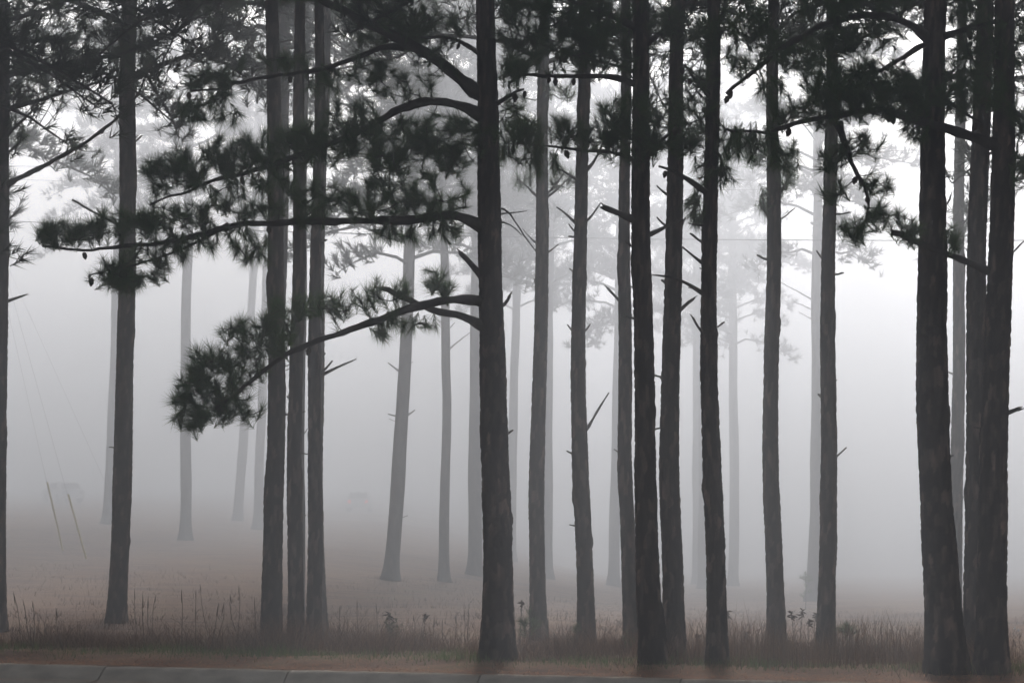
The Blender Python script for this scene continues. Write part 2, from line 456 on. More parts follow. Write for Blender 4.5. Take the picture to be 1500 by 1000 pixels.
def cone_mesh():
    g = Geo(); pr = [(0, .0), (.016, -.008), (.026, -.025), (.029, -.045), (.024, -.07), (.014, -.09), (.003, -.1)]
    V = []; sd = 8
    for k, (r, z) in enumerate(pr):
        for q in range(sd):
            a = 2 * math.pi * (q + .5 * (k % 2)) / sd; rr = r * (1.15 if q % 2 == k % 2 else .85)
            V.append((rr * math.cos(a), rr * math.sin(a), z))
    i, j = np.meshgrid(np.arange(len(pr) - 1), np.arange(sd), indexing='ij'); j2 = (j + 1) % sd
    g.add(V, np.stack([i * sd + j, i * sd + j2, (i + 1) * sd + j2, (i + 1) * sd + j], -1).reshape(-1, 4))
    return g.mesh('cone', [M['cone']])
CONE = cone_mesh()

TREES = {}; BASES = []
def tree(key, pts, wb, wt, D, label, H=18, hb=9, cr=2.4, limbs=(), cones=0, group='pine trees of the roadside grove', dens=1):
    if D < 45: H = H + 6.5; cr = cr * (1.35 if D > 32 else 1.2)  # near crowns made taller and wider above the frame to shade the near fog
    else:
        D2 = 34 + (D - 34) * 1.25; hb = CAMH + (hb - CAMH) * D2 / D; H = min(23.5, H * 1.15); D = D2; cr = cr * 1.15
    t = dict(pts=pts, wb=wb, wt=wt, D=D, H=H, hb=hb, cr=cr, seed=(len(TREES) * .618) % 1 * 6.28 + .1, dens=dens)
    axis, bz = trunk_axis(t)
    x0, y0, _ = axis(bz); org = np.array([float(x0), float(y0), bz])
    root = empty('pine_tree', tuple(org), label, 'tree', group)
    link('trunk', build_trunk(t, axis, bz, org), root)
    link('crown', build_crown(t, axis, bz, org), root)
    for L in limbs:
        o, S = build_limb(t, root, org, axis, bz, **L)
        if L.get('clusters') and cones:
            for _ in range(cones):
                q = S[rng.integers(int(len(S) * .35), len(S))]
                c = link('cone', CONE, o, tuple(q - org + np.array([rng.uniform(-.04, .04), rng.uniform(-.04, .04), -.02])))
                c.rotation_euler = (rng.uniform(-.4, .4), rng.uniform(-.4, .4), rng.uniform(0, 6)); s_ = rng.uniform(.8, 1.15); c.scale = (s_, s_, s_)
    BASES.append((org[0], org[1], D))
    if D < 80:
        for _ in range(int(rng.integers(2, 6))):
            zz = bz + rng.uniform(1.6, min(hb, 9)); xx, yy, rr = (float(q) for q in axis(zz)); a = rng.choice([0, math.pi]) + rng.normal(0, .7); Lq = .03 + .2 * rng.uniform(0, 1) ** 2.2 + float(rr)
            e = np.array([math.cos(a) * Lq, math.sin(a) * Lq, Lq * rng.uniform(-.1, .9)]); c0 = np.array([xx, yy, zz])
            gq = Geo(); w_ = rng.uniform(.008, .018); tube(gq, [c0, c0 + e * .6 + [0, 0, -.012], c0 + e * .85, c0 + e], [w_ * 1.5, w_, w_ * 1.05, w_ * .75], 6)
            link('snag', gq.mesh('snag', [M['dead']], org), root)
    TREES[key] = root
    return root
def Lb(path, w0, w1, clusters=(), dz=0., dead=False, need=76):
    return dict(path=path, w0=w0, w1=w1, clusters=clusters, dz=dz, dead=dead, need=need)
def dead(*path, w=6, w1=None): return Lb(list(path), w, w1 or w * .6, (), 0, True)

# --- the black trunk with the long limbs reaching over the three stems
A = [
 Lb([(706, 440), (660, 437), (600, 452), (540, 473), (490, 490), (430, 518), (380, 550), (345, 580), (312, 605)], 13, 4,
    [(440, 455, 55, 25, 15), (380, 490, 60, 28, 30), (330, 540, 62, 34, 40), (290, 582, 38, 36, 26), (345, 595, 40, 25, 13), (282, 612, 30, 14, 9),
     (510, 440, 40, 20, 11), (570, 425, 35, 18, 8), (630, 408, 22, 16, 5), (655, 424, 18, 12, 3), (600, 478, 45, 14, 7, -1), (558, 490, 16, 10, 3, -1)], -.9),
 dead((706, 478), (680, 462), (640, 455), (600, 440), (550, 423), w=12, w1=7),
 dead((706, 408), (690, 385), (674, 370), w=8, w1=6),
 dead((740, 448), (747, 433), w=7),
 dead((735, 300), (752, 315), (765, 340), (783, 365), w=3, w1=1.5), dead((735, 312), (755, 312), (772, 309), w=2.4, w1=1.2), dead((736, 322), (752, 330), (765, 345), w=2.2, w1=1),
 Lb([(700, 330), (680, 318), (655, 312), (620, 320), (540, 321), (440, 320), (370, 318), (320, 330), (260, 342), (200, 348), (130, 346), (70, 340)], 14, 3.5,
    [(100, 338, 45, 13, 22), (72, 338, 18, 10, 8), (180, 328, 60, 18, 24), (260, 318, 60, 20, 24), (340, 308, 50, 16, 14), (420, 303, 40, 22, 9), (240, 362, 50, 14, 8, -1), (330, 352, 60, 18, 12, -1),
     (375, 372, 38, 16, 7, -1), (500, 302, 45, 16, 9), (560, 288, 55, 30, 24), (640, 290, 50, 34, 24), (590, 345, 50, 12, 9, -1), (660, 345, 25, 18, 6, -1)], -.7),
 Lb([(335, 328), (290, 355), (250, 372), (210, 388), (160, 400), (128, 410)], 5, 2.5, [(160, 398, 36, 20, 13), (205, 388, 40, 26, 12), (185, 418, 25, 9, 5, -1), (250, 385, 30, 18, 5, -1)], -.3),
 Lb([(700, 168), (685, 158), (655, 150), (620, 149), (590, 158), (555, 180), (500, 205), (440, 228), (390, 245), (330, 262), (270, 285), (225, 300)], 14, 3,
    [(640, 195, 60, 28, 34), (560, 200, 60, 32, 34), (480, 205, 55, 32, 28), (600, 235, 70, 22, 22), (420, 215, 50, 30, 26), (350, 225, 50, 26, 30), (290, 240, 50, 22, 26), (235, 246, 26, 15, 12),
     (330, 278, 60, 16, 11, -1), (250, 278, 40, 18, 6, -1), (520, 165, 40, 22, 10), (670, 230, 30, 24, 12), (420, 270, 50, 18, 9), (470, 288, 40, 18, 8), (600, 128, 36, 22, 7)], -.6),
 Lb([(702, 140), (670, 112), (630, 82), (590, 60), (540, 35), (500, 15), (465, 0), (430, -22)], 19, 10,
    [(600, 30, 50, 22, 16), (540, 8, 50, 15, 12), (640, 90, 30, 22, 6), (650, 40, 30, 28, 5), (440, -20, 50, 20, 10)], -.4),
 Lb([(592, 68), (560, 68), (530, 82), (480, 98), (430, 106), (380, 112), (330, 130), (285, 135)], 8, 3,
    [(310, 115, 35, 15, 13), (288, 160, 25, 18, 7, -1), (330, 150, 30, 16, 5, -1), (400, 92, 50, 18, 8), (540, 100, 36, 18, 8), (560, 112, 25, 25, 6), (480, 122, 40, 16, 7, -1), (330, 172, 26, 12, 4, -1)], -.5),
 Lb([(702, 80), (680, 62), (655, 52), (620, 53), (585, 52)], 7, 3, [(560, 42, 40, 22, 11), (620, 62, 20, 18, 4)], .4),
 Lb([(722, 155), (745, 142), (772, 132)], 6, 3, [(755, 105, 22, 22, 8), (752, 165, 20, 24, 7), (715, 215, 24, 32, 12), (760, 70, 25, 22, 6)], -.6),
]
tree('A', [(727, 970), (727, 850), (726, 700), (723, 550), (718, 400), (714, 250), (714, 100), (712, 0)], 46, 27, 30.5,
     'black pine trunk with long needled limbs reaching across the three clustered stems', H=18, hb=8.6, cr=3.2, limbs=A, cones=3)

B = [
 Lb([(930, 122), (900, 113), (870, 112), (800, 117), (745, 115)], 8, 4, [(752, 98, 16, 18, 7), (785, 92, 36, 18, 6)], -.3),
 Lb([(932, 105), (890, 92), (850, 85), (800, 68), (740, 42)], 5, 2, [(760, 52, 30, 22, 9), (820, 62, 30, 14, 5)], .4),
 Lb([(930, 40), (890, 20), (840, 5), (790, -10)], 9, 4, [(800, 28, 58, 34, 24), (868, 38, 58, 38, 28), (898, 82, 36, 26, 12), (850, 72, 40, 18, 12), (770, 8, 36, 18, 12)], -.4),
 Lb([(932, 235), (905, 225), (880, 220), (850, 218), (810, 212), (760, 210), (735, 212)], 6, 2, [(760, 195, 30, 14, 9), (800, 190, 40, 18, 11), (840, 195, 28, 18, 7), (880, 198, 24, 18, 9), (768, 228, 34, 14, 8, -1), (800, 243, 28, 10, 5, -1)], -.5),
 Lb([(940, 240), (960, 215), (985, 190), (1003, 170)], 6, 3, [(920, 205, 46, 38, 22), (978, 190, 46, 38, 20), (895, 180, 32, 28, 9), (940, 160, 50, 30, 13), (1002, 213, 24, 14, 6)], -1.0),
 Lb([(950, 65), (985, 32), (1020, 0)], 7, 4, [(985, 50, 38, 36, 15), (958, 22, 38, 25, 16)], -.3),
 dead((930, 322), (905, 312), (883, 303), w=9, w1=7), dead((958, 342), (985, 326), (1000, 322), w=6, w1=4), dead((925, 465), (915, 463), w=5), dead((958, 628), (972, 626), w=4),
]
tree('B', [(957, 978), (950, 850), (945, 700), (943, 550), (942, 400), (940, 250), (938, 100), (937, 0)], 35, 23, 29.7,
     'very dark pine with broken stub, between two dark stems right of the verge middle', H=18, hb=8.4, cr=3.2, limbs=B, cones=3)
tree('C', [(985, 963), (985, 850), (982, 700), (984, 500), (986, 350), (990, 200), (993, 0)], 32, 19, 31.2,
     'dark grey knobbly pine just behind the very dark stubbed pine', H=17, hb=8.6, cr=2.6,
     limbs=[dead((998, 455), (1008, 441), (1016, 438), w=6, w1=5), dead((972, 330), (962, 318), w=4), dead((975, 285), (962, 272), w=4), dead((998, 335), (1004, 318), w=3)])
K = [
 dead((1032, 388), (1015, 375), (1000, 362), w=5), dead((1032, 432), (1010, 416), (985, 405), (960, 403), w=5, w1=2.5), dead((1034, 492), (1022, 480), (1015, 465), w=5, w1=4), dead((1034, 330), (1020, 330), (1008, 327), w=3),
 dead((1034, 560), (1026, 555), w=4),
 Lb([(1034, 282), (1010, 264), (985, 248), (960, 240)], 8, 3, [(1018, 300, 13, 18, 5, -1), (1025, 322, 10, 10, 3, -1)], -.3),
 Lb([(1040, 140), (1020, 120), (1003, 95)], 6, 3, [(1020, 130, 36, 45, 17), (1012, 190, 28, 20, 8), (1050, 45, 36, 36, 18)], -.5),
 Lb([(1048, 215), (1058, 235), (1064, 262)], 4, 2, [(1062, 200, 24, 24, 8), (1063, 262, 14, 18, 5, -1), (1030, 255, 14, 14, 4, -1)], -.4),
]
tree('K', [(1051, 978), (1048, 850), (1043, 700), (1040, 550), (1041, 400), (1043, 200), (1045, 0)], 30, 18, 29.7,
     'slim dark pine with short dead twigs on one side and grass at its foot', H=17, hb=8.4, cr=2.8, limbs=K, cones=2)
FF = [
 Lb([(1356, 55), (1335, 35), (1305, 23), (1270, 20), (1230, 28), (1190, 45), (1150, 68), (1115, 95), (1085, 118), (1060, 140)], 13, 5,
    [(1230, 60, 46, 24, 20), (1280, 50, 40, 18, 14), (1180, 82, 38, 22, 12), (1120, 60, 38, 28, 12), (1100, 30, 30, 24, 9), (1090, 95, 24, 18, 6), (1210, 8, 50, 15, 14), (1300, 3, 40, 12, 8), (1120, 132, 28, 18, 5, -1)], -.6),
 Lb([(1356, 62), (1325, 82), (1285, 105), (1245, 112), (1210, 135)], 8, 3, [(1290, 112, 50, 26, 26), (1240, 120, 40, 24, 20), (1325, 132, 30, 24, 14), (1200, 120, 30, 20, 9)], -.9),
 Lb([(1386, 52), (1410, 45), (1440, 38), (1458, 32)], 9, 6, [(1440, 60, 34, 34, 13), (1405, 90, 26, 28, 11), (1412, 15, 30, 15, 8)], -.3),
 Lb([(1372, 118), (1385, 145), (1410, 165), (1440, 178)], 6, 3, [(1362, 130, 28, 28, 13), (1402, 140, 34, 26, 15), (1452, 125, 30, 30, 12)], -.7),
 dead((1350, 300), (1352, 288), w=6), dead((1390, 300), (1393, 285), w=5),
]
tree('F', [(1387, 990), (1382, 900), (1372, 750), (1364, 600), (1363, 480), (1368, 350), (1370, 200), (1370, 0)], 54, 32, 28.4,
     'thick black pine leaning away from its twin at the kerb', H=19, hb=8.6, cr=3.4, limbs=FF, cones=3)
GG = [
 Lb([(1450, 210), (1420, 198), (1390, 190), (1340, 178), (1300, 165), (1265, 163), (1220, 170), (1180, 180), (1130, 190), (1085, 193), (1055, 192)], 15, 4,
    [(1320, 150, 40, 28, 24), (1260, 145, 50, 28, 30), (1210, 155, 40, 24, 18), (1340, 196, 20, 12, 6, -1), (1160, 160, 34, 18, 9), (1110, 205, 40, 13, 9, -1), (1090, 222, 34, 13, 6, -1), (1150, 235, 22, 18, 6, -1)], -.7),
 Lb([(1228, 180), (1240, 220), (1250, 245), (1262, 262), (1272, 290), (1270, 320), (1258, 348)], 8, 2,
    [(1260, 215, 36, 18, 10), (1285, 268, 24, 18, 7), (1290, 308, 20, 16, 7), (1215, 235, 24, 18, 6), (1243, 335, 14, 12, 5), (1220, 275, 18, 16, 4), (1275, 335, 18, 10, 3)], -.75),
 Lb([(1448, 398), (1415, 382), (1380, 372), (1340, 364), (1303, 351)], 10, 8, [(1335, 340, 16, 18, 7), (1396, 345, 10, 26, 4), (1310, 318, 20, 14, 3)], -.5),
 Lb([(1478, 150), (1490, 165), (1505, 180), (1530, 190)], 6, 3, [(1490, 160, 14, 34, 8), (1492, 245, 12, 22, 5, -1), (1490, 60, 20, 40, 10)], -.2),
 dead((1478, 604), (1493, 598), w=7, w1=6),
]
tree('G', [(1450, 990), (1450, 850), (1455, 700), (1460, 550), (1464, 400), (1470, 200), (1474, 0)], 46, 29, 28.3,
     'thick black upright pine at the kerb with a drooping cone-laden limb', H=19, hb=8.4, cr=3.4, limbs=GG, cones=4)
tree('G2', [(1428, 965), (1428, 850), (1430, 700), (1432, 500), (1435, 300), (1441, 0)], 34, 24, 30.2,
     'charcoal pine stem pressed close behind the thick upright black pine', H=17, hb=9, cr=2.6)

E = [
 Lb([(5, 272), (60, 245), (130, 208), (180, 172), (205, 145), (222, 112)], 8, 2.5, [(120, 215, 30, 12, 2), (226, 110, 14, 12, 2)], -.6),
 Lb([(0, 112), (60, 100), (110, 90), (160, 83), (200, 72), (245, 52), (290, 25), (330, 0)], 9, 3,
    [(60, 75, 60, 28, 22), (130, 60, 60, 34, 28), (200, 45, 60, 32, 28), (270, 20, 50, 18, 18), (30, 122, 40, 18, 9), (320, 8, 50, 16, 12), (100, 115, 60, 18, 11), (190, 85, 40, 14, 8)], -.5),
 Lb([(0, 165), (40, 152), (90, 138), (140, 125), (175, 100)], 7, 3, [(60, 132, 50, 16, 10), (20, 190, 24, 20, 6, -1), (110, 150, 60, 10, 5, -1)], .3),
 Lb([(0, 35), (60, 15), (120, -10)], 7, 4, [(40, 20, 50, 24, 18), (110, 12, 50, 18, 14)], .2),
 dead((8, 442), (37, 432), w=5), dead((6, 200), (30, 180), (52, 158), w=5, w1=2), dead((8, 228), (40, 198), w=4, w1=2), dead((10, 325), (30, 305), w=4),
]
tree('E', [(-10, 930), (-6, 700), (-3, 500), (1, 300), (0, 100), (-2, 0)], 32, 25, 39.5, 'dark pine at the end of the row with bare limbs beside the leaning guy wires', H=18, hb=8.6, cr=3.2, limbs=E, cones=2)

tree('N', [(171, 915), (176, 800), (181, 650), (184, 500), (187, 300), (189, 100), (189, 0)], 28, 23, 42.5,
     'grey brown pine with a flared foot, standing alone past the guy guards', H=18, hb=9.2, cr=3.0, limbs=[dead((203, 108), (222, 92), (240, 78), w=4, w1=3), dead((172, 330), (150, 316), (105, 290), w=4, w1=3), dead((203, 410), (218, 402), w=4)])
tree('T1', [(397, 945), (399, 900), (404, 650), (405, 333), (399, 100), (397, 0)], 30, 19, 35.4, 'widest of the three close grey stems under the drooping limb', H=18, hb=9.3, cr=2.8)
tree('T2', [(432, 945), (432, 800), (434, 600), (437, 300), (439, 0)], 24, 15, 34.4, 'middle one of the three close grey stems under the drooping limb', H=17, hb=9, cr=2.4, limbs=[dead((425, 585), (420, 580), w=3)])
tree('T3', [(460, 948), (460, 800), (461, 650), (463, 450), (466, 250), (468, 0)], 22, 13, 34.0, 'dark stem of the close three with a forked dead twig', H=17, hb=8.8, cr=2.4,
     limbs=[dead((472, 549), (495, 537), (517, 528), w=5, w1=3), dead((473, 545), (487, 528), w=4)])
tree('T4', [(471, 918), (466, 800), (465, 650), (469, 400), (477, 100), (478, 0)], 17, 12, 38.5, 'pale grey stem half hidden behind the dark forked-twig stem', H=17, hb=9.5, cr=2.4)
tree('T5', [(440, 880), (442, 600), (446, 300), (447, 0)], 10, 8, 47, 'thin pale stem peeping from behind the middle close stem', H=17, hb=10, cr=2.2)
tree('T6', [(403, 880), (406, 650), (412, 333), (415, 100), (416, 0)], 19, 19, 46, 'grey stem hidden behind the widest of the close stems', H=18, hb=10, cr=2.4)
tree('P', [(788, 925), (786, 850), (786, 750), (791, 550), (794, 350), (796, 150), (797, 0)], 24, 15, 36.8, 'mid grey slightly crooked pine beside the black long-limbed pine', H=17, hb=8.2, cr=2.2, dens=.8,
     limbs=[dead((800, 290), (820, 275), (832, 262), w=3, w1=2), dead((787, 358), (778, 350), (765, 335), w=2, w1=1), dead((800, 372), (818, 358), w=2.5), dead((786, 420), (782, 408), w=3),
            Lb([(787, 290), (770, 270), (758, 262)], 3, 2, [(770, 262, 16, 10, 5)], 0, need=40), Lb([(802, 285), (815, 270), (825, 255)], 3, 2, [(825, 262, 20, 16, 9)], 0, need=40), Lb([(787, 185), (765, 170), (745, 158)], 3, 2, [(752, 150, 20, 14, 5), (820, 130, 26, 20, 8)], 0, need=40)])
tree('Q', [(860, 940), (857, 850), (850, 700), (848, 550), (850, 400), (852, 250), (856, 100), (858, 0)], 26, 16, 34.6, 'mid grey pine with many stubs and one long upright dead twig', H=17, hb=8.3, cr=2.4, dens=.8,
     limbs=[dead((858, 634), (872, 606), (892, 575), w=4, w1=2.5), dead((843, 328), (830, 313), (815, 303), w=4), dead((861, 325), (880, 297), w=3), dead((842, 340), (833, 328), w=3), dead((842, 490), (831, 475), w=3.5), dead((858, 485), (865, 474), w=3),
            dead((842, 400), (834, 393), w=3), dead((845, 668), (830, 660), w=4), dead((845, 770), (834, 768), w=3), dead((862, 250), (875, 230), (885, 205), w=4, w1=3), dead((842, 262), (828, 252), (818, 247), w=4)])
tree('Hh', [(927, 940), (921, 800), (914, 650), (915, 500), (916, 350), (917, 200), (916, 0)], 23, 14, 34.2, 'slender grey pine with a bowed base hugging the very dark pine', H=17, hb=8.4, cr=2.2,
     limbs=[dead((912, 445), (900, 433), (890, 422), w=5, w1=4), dead((922, 465), (926, 460), w=4)])
tree('Lm', [(1137, 950), (1134, 850), (1130, 700), (1130, 500), (1132, 300), (1132, 150), (1134, 0)], 27, 16, 33.4, 'straight charcoal pine rising from brown weeds with few low tufts', H=17, hb=8.2, cr=2.4,
     limbs=[Lb([(1126, 320), (1118, 300), (1115, 285)], 3, 2, [(1118, 300, 8, 20, 5, -1)], -.2, need=50), Lb([(1140, 290), (1150, 270), (1158, 255)], 3, 2, [(1156, 262, 14, 22, 7)], -.2, need=50), Lb([(1126, 230), (1105, 215)], 3, 2, [(1105, 225, 16, 14, 5), (1150, 215, 20, 16, 6)], -.2, need=50)])
tree('Mm', [(1211, 955), (1212, 850), (1214, 650), (1213, 500), (1216, 300), (1219, 0)], 27, 16, 32.8, 'charcoal pine between seed-headed weeds and the small evergreen sapling', H=17, hb=8.2, cr=2.4,
     limbs=[dead((1206, 382), (1196, 367), w=4), dead((1224, 670), (1240, 655), w=3.5), dead((1222, 560), (1226, 556), w=3)])
tree('O', [(1397, 900), (1400, 750), (1404, 550), (1406, 350), (1408, 100), (1409, 0)], 20, 14, 41, 'grey stem showing through the gap between the two thick kerbside pines', H=17, hb=9.6, cr=2.4, limbs=[dead((1397, 548), (1385, 543), w=3)])

FG = 'faint pines deep in the fog'
faint = 'faint pale pine trunk dissolving in the distant fog'
tree('f1', [(590, 832), (0, 0)] and [(572, 832), (582, 720), (590, 600), (597, 450), (602, 330), (606, 200)], 22, 13, 63, 'hazy leaning pine with three short twigs at the edge of the fog', H=19, hb=8.0, cr=3.4, group=FG,
     limbs=[dead((588, 546), (568, 531), w=3), dead((586, 611), (568, 606), w=3), dead((598, 608), (608, 600), w=3), dead((594, 535), (605, 530), w=2)])
tree('f2', [(650, 830), (652, 700), (655, 580), (652, 450), (649, 300)], 15, 10, 65, 'hazy slim pine with one long bent twig before the fog', H=19, hb=9.2, cr=2.8, group=FG, limbs=[dead((658, 512), (672, 498), (686, 487), w=2.5, w1=1.5)])
tree('f3', [(695, 815), (696, 700), (697, 550), (699, 300)], 21, 13, 74, 'broad hazy pine trunk just behind the black long-limbed pine', H=19, hb=9.5, cr=3.0, group=FG)
tree('f4', [(272, 795), (272, 650), (272, 500), (275, 370), (277, 200)], 17, 11, 87, 'hazy pine standing alone on the brown slope before the fog', H=20, hb=12, cr=3.0, group=FG)
for k, (pts, wb, wt, D, hb, cr) in enumerate([
    ([(348, 770), (356, 650), (366, 500), (372, 380), (376, 250)], 14, 9, 116, 14, 2.8), ([(377, 783), (381, 650), (387, 500), (391, 380), (394, 200)], 14, 10, 106, 13, 2.8),
    ([(159, 775), (164, 650), (170, 500), (174, 330), (176, 100)], 17, 14, 100, 11, 3.2), ([(748, 800), (752, 600), (757, 430), (760, 300)], 14, 9, 104, 10.5, 3.6),
    ([(803, 850), (803, 700), (804, 500), (806, 300)], 14, 10, 84, 10, 3.0), ([(898, 850), (902, 700), (905, 550), (908, 400), (910, 200)], 16, 11, 88, 9.2, 3.4),
    ([(1020, 850), (1020, 650), (1020, 430), (1021, 200)], 12, 9, 112, 11.5, 3.0), ([(1029, 850), (1030, 650), (1030, 430), (1031, 200)], 14, 10, 98, 11.5, 2.6),
    ([(1074, 855), (1076, 700), (1074, 550), (1073, 400), (1073, 200)], 15, 9, 106, 10.2, 3.4)]):
    lab = ['faint slanting pine in deep fog, outer of two near the drooping limb', 'faint pine in deep fog just beside the widest of the close stems',
           'faint trunk edge showing behind the lone flared pine', 'faint trunk in fog between the black long-limbed and the crooked grey pine',
           'faint trunk sliver hugging the crooked mid grey pine', 'faint trunk deep in fog beside the bowed slender pine',
           'fainter thin trunk of the pair behind the slim dark pine', 'wider trunk of the faint pair behind the slim dark pine',
           'faint full-crowned pine in fog between the slim dark and straight charcoal pines'][k]
    tree('g%d' % k, pts, wb, wt, D, lab, H=20, hb=hb, cr=cr, group=FG)
tree('f5', [(1190, 885), (1194, 750), (1196, 600), (1196, 450), (1197, 300), (1198, 100)], 18, 11, 74, 'hazy pine beside the feathery sapling, with three thin side twigs', H=20, hb=10.4, cr=2.8, group=FG,
     limbs=[dead((1192, 440), (1165, 424), (1142, 412), w=2, w1=1.2), dead((1192, 455), (1175, 446), (1162, 442), w=1.8, w1=1), dead((1190, 468), (1170, 457), w=1.8, w1=1)])
tree('f6', [(-75, 870), (-72, 500), (-70, 0)], 24, 18, 50, 'grey pine at the row end whose pale crown hangs over the guy wires', H=18, hb=7.6, cr=3.4, group=FG)

for k, (x_, D_) in enumerate([(7.6, 30), (9.2, 33), (10.8, 28.5), (12.6, 31), (14.6, 29), (16.6, 32), (9.0, 37), (12.0, 38), (-8.6, 34), (-10.4, 31.5), (-9.4, 38), (-12.6, 34)]):  # pines added out of frame on both sides to shade the near fog
    q = 750 + x_ / D_ * FPX
    tree('r%d' % k, [(q, 960), (q + 3 * (k % 3 - 1), 500), (q + 4 * (k % 2), 0)], 40, 26, D_, 'added unseen pine beyond the outermost pines, shading the near fog', H=18.5, hb=6.5, cr=3.4, group='added unseen pines shading the near fog')

# ------------------------------------------------------------------ grass, weeds, litter
def blades(n, uR, vR, hR, wd, lean=.35, dens=None, fold=True):
    g = Geo()
    u = rng.uniform(*uR, n); v = rng.uniform(*vR, n)
    if dens is not None:
        keep = rng.uniform(0, 1, n) < dens(u, v); u, v = u[keep], v[keep]
    x, y = uv2xy(u, v); z = gz(x, y) - .01
    n = len(x)
    h = rng.uniform(*hR, n) * (.35 + 1.3 * vnoise(x / .7, y / .7, 12) ** 1.3)
    a = rng.uniform(0, 2 * np.pi, n); ld = np.stack([np.cos(a), np.sin(a)], -1) * (h * rng.uniform(0, lean, n))[:, None]
    sa = rng.uniform(0, np.pi, n); sx, sy = np.cos(sa) * wd / 2, np.sin(sa) * wd / 2
    b0 = np.stack([x - sx, y - sy, z], -1); b1 = np.stack([x + sx, y + sy, z], -1)
    m0 = np.stack([x + ld[:, 0] * .35 - sx * .7, y + ld[:, 1] * .35 - sy * .7, z + h * .6], -1); m1 = m0 + np.stack([sx * 1.4, sy * 1.4, 0 * sx], -1)
    tp = np.stack([x + ld[:, 0], y + ld[:, 1], z + h], -1)
    V = np.stack([b0, b1, m1, m0, tp], 1).reshape(-1, 3); k = np.arange(n)[:, None] * 5
    g.add(V, k + np.array([[0, 1, 2, 3]])); g2 = k + np.array([[3, 2, 4]])
    g.f[3].append(g2); g.m[3].append(np.zeros(len(g2), np.int32))
    return g
def foot_grass():
    g = Geo()
    for bx, by, D in BASES:
        if D > 82: continue
        n = 150 if D < 50 else 70
        a = rng.uniform(0, 6.283, n); r = .2 + np.abs(rng.normal(0, .3, n)) + (.1 if D < 32 else 0)
        x = bx + r * np.cos(a); y = by + r * np.sin(a); z = gz(x, y) - .01; h = rng.uniform(.05, .26, n) * np.exp(-(r - .2) * 1.2)
        la = rng.uniform(0, 6.283, n); wv = .007 if D < 50 else .013
        for k in range(n):
            t_ = np.array([x[k] + math.cos(la[k]) * h[k] * .5, y[k] + math.sin(la[k]) * h[k] * .5, z[k] + h[k]])
            g.add([(x[k] - wv / 2, y[k], z[k]), (x[k] + wv / 2, y[k], z[k]), t_], [[0, 1, 2]])
    return g
def stuff(name, g, m, label, cat):
    o = link(name, g.mesh(name, [m])); o['kind'] = 'stuff'; return tag(o, label, cat)
clump = lambda u, v: (.12 + .88 * sstep(.35, .65, vnoise(u / .8, v / .8, 20))) * (.35 + .65 * sstep(.3, .6, vnoise(u / 2.3, v / 2.3, 21)))
stuff('tall_dry_grass', blades(82000, (-12, 26), (1.45, 5.2), (.08, .44), .006, 1.6, lambda u, v: .18 + .82 * clump(u, v)), M['dry'], 'dense band of tall dead brown grass along the verge', 'grass')
stuff('rusty_grass', blades(3800, (7.9, 12.0), (1.0, 3.4), (.12, .55), .006, .35, lambda u, v: np.exp(-((u - 9.6) / 1.3) ** 2)), M['rust'], 'rust coloured grass patch round the seed-headed weeds', 'grass')
stuff('field_grass', blades(60000, (-22, 40), (4, 40), (.03, .13), .014, 1.2, lambda u, v: np.clip(1.2 - v / 45, 0, 1) * clump(u / 2, v / 2)), M['dry'], 'short dead brown grass of the field behind the weeds', 'grass')
stuff('verge_grass', blades(42000, (-12, 26), (.55, 2.0), (.035, .13), .008, .9, lambda u, v: np.clip(1 - abs(v - 1.3) / .75, 0.05, 1) * (.35 + .65 * vnoise(u / .5, v / .5, 31))), M['green'], 'narrow strip of short green grass behind the pine straw', 'grass')
stuff('foot_grass', foot_grass(), M['dry'], 'tufts of dead grass gathered round the feet of the pines', 'grass')
g = Geo(); n = 44000
u = rng.uniform(-12, 26, n); v = np.abs(rng.normal(0, .55, n)) - .10 - .10 * sstep(3, 8, u)
keep = (v < 1.4) & (rng.uniform(0, 1, n) < .25 + .75 * vnoise(u / .6, v / .25, 41)); u, v = u[keep], v[keep]
x, y = uv2xy(u, v); z = np.where(v < 0, .018, gz(x, y)) + rng.uniform(.004, .035, len(x))
a = rng.uniform(0, np.pi, len(x)); hl = .085 * rng.uniform(.6, 1.2, len(x)); wv = .009
d = np.stack([np.cos(a), np.sin(a), rng.normal(0, .12, len(x))], -1) * hl[:, None]; pr = np.stack([-np.sin(a), np.cos(a), 0 * a], -1) * wv
c = np.stack([x, y, z], -1)
g.add(np.stack([c - d, c + d, c + pr], 1).reshape(-1, 3), np.arange(len(x) * 3).reshape(-1, 3))
n2 = 3500; u = rng.uniform(-12, 26, n2); v = rng.normal(-.44, .06, n2)
x, y = uv2xy(u, v); a = rng.uniform(0, np.pi, n2); c = np.stack([x, y, np.full(n2, -.136) + rng.uniform(0, .012, n2)], -1)
d = np.stack([np.cos(a), np.sin(a), 0 * a], -1) * .08; pr = np.stack([-np.sin(a), np.cos(a), 0 * a], -1) * .006
g.add(np.stack([c - d, c + d, c + pr], 1).reshape(-1, 3), np.arange(n2 * 3).reshape(-1, 3))
stuff('pine_straw', g, M['straw'], 'rust orange fallen pine needles along the back of the kerb', 'pine straw')

def ground_at(px, py_base, v_off=None):
    """ground point under pixel"""
    D = 30.
    for _ in range(12):
        a, b = ray(px, py_base); z = float(gz(a * D, D)); D = max(25, min(120, (z - CAMH) / b)) if b < -1e-4 else 100
    return np.array([a * D, D, z])
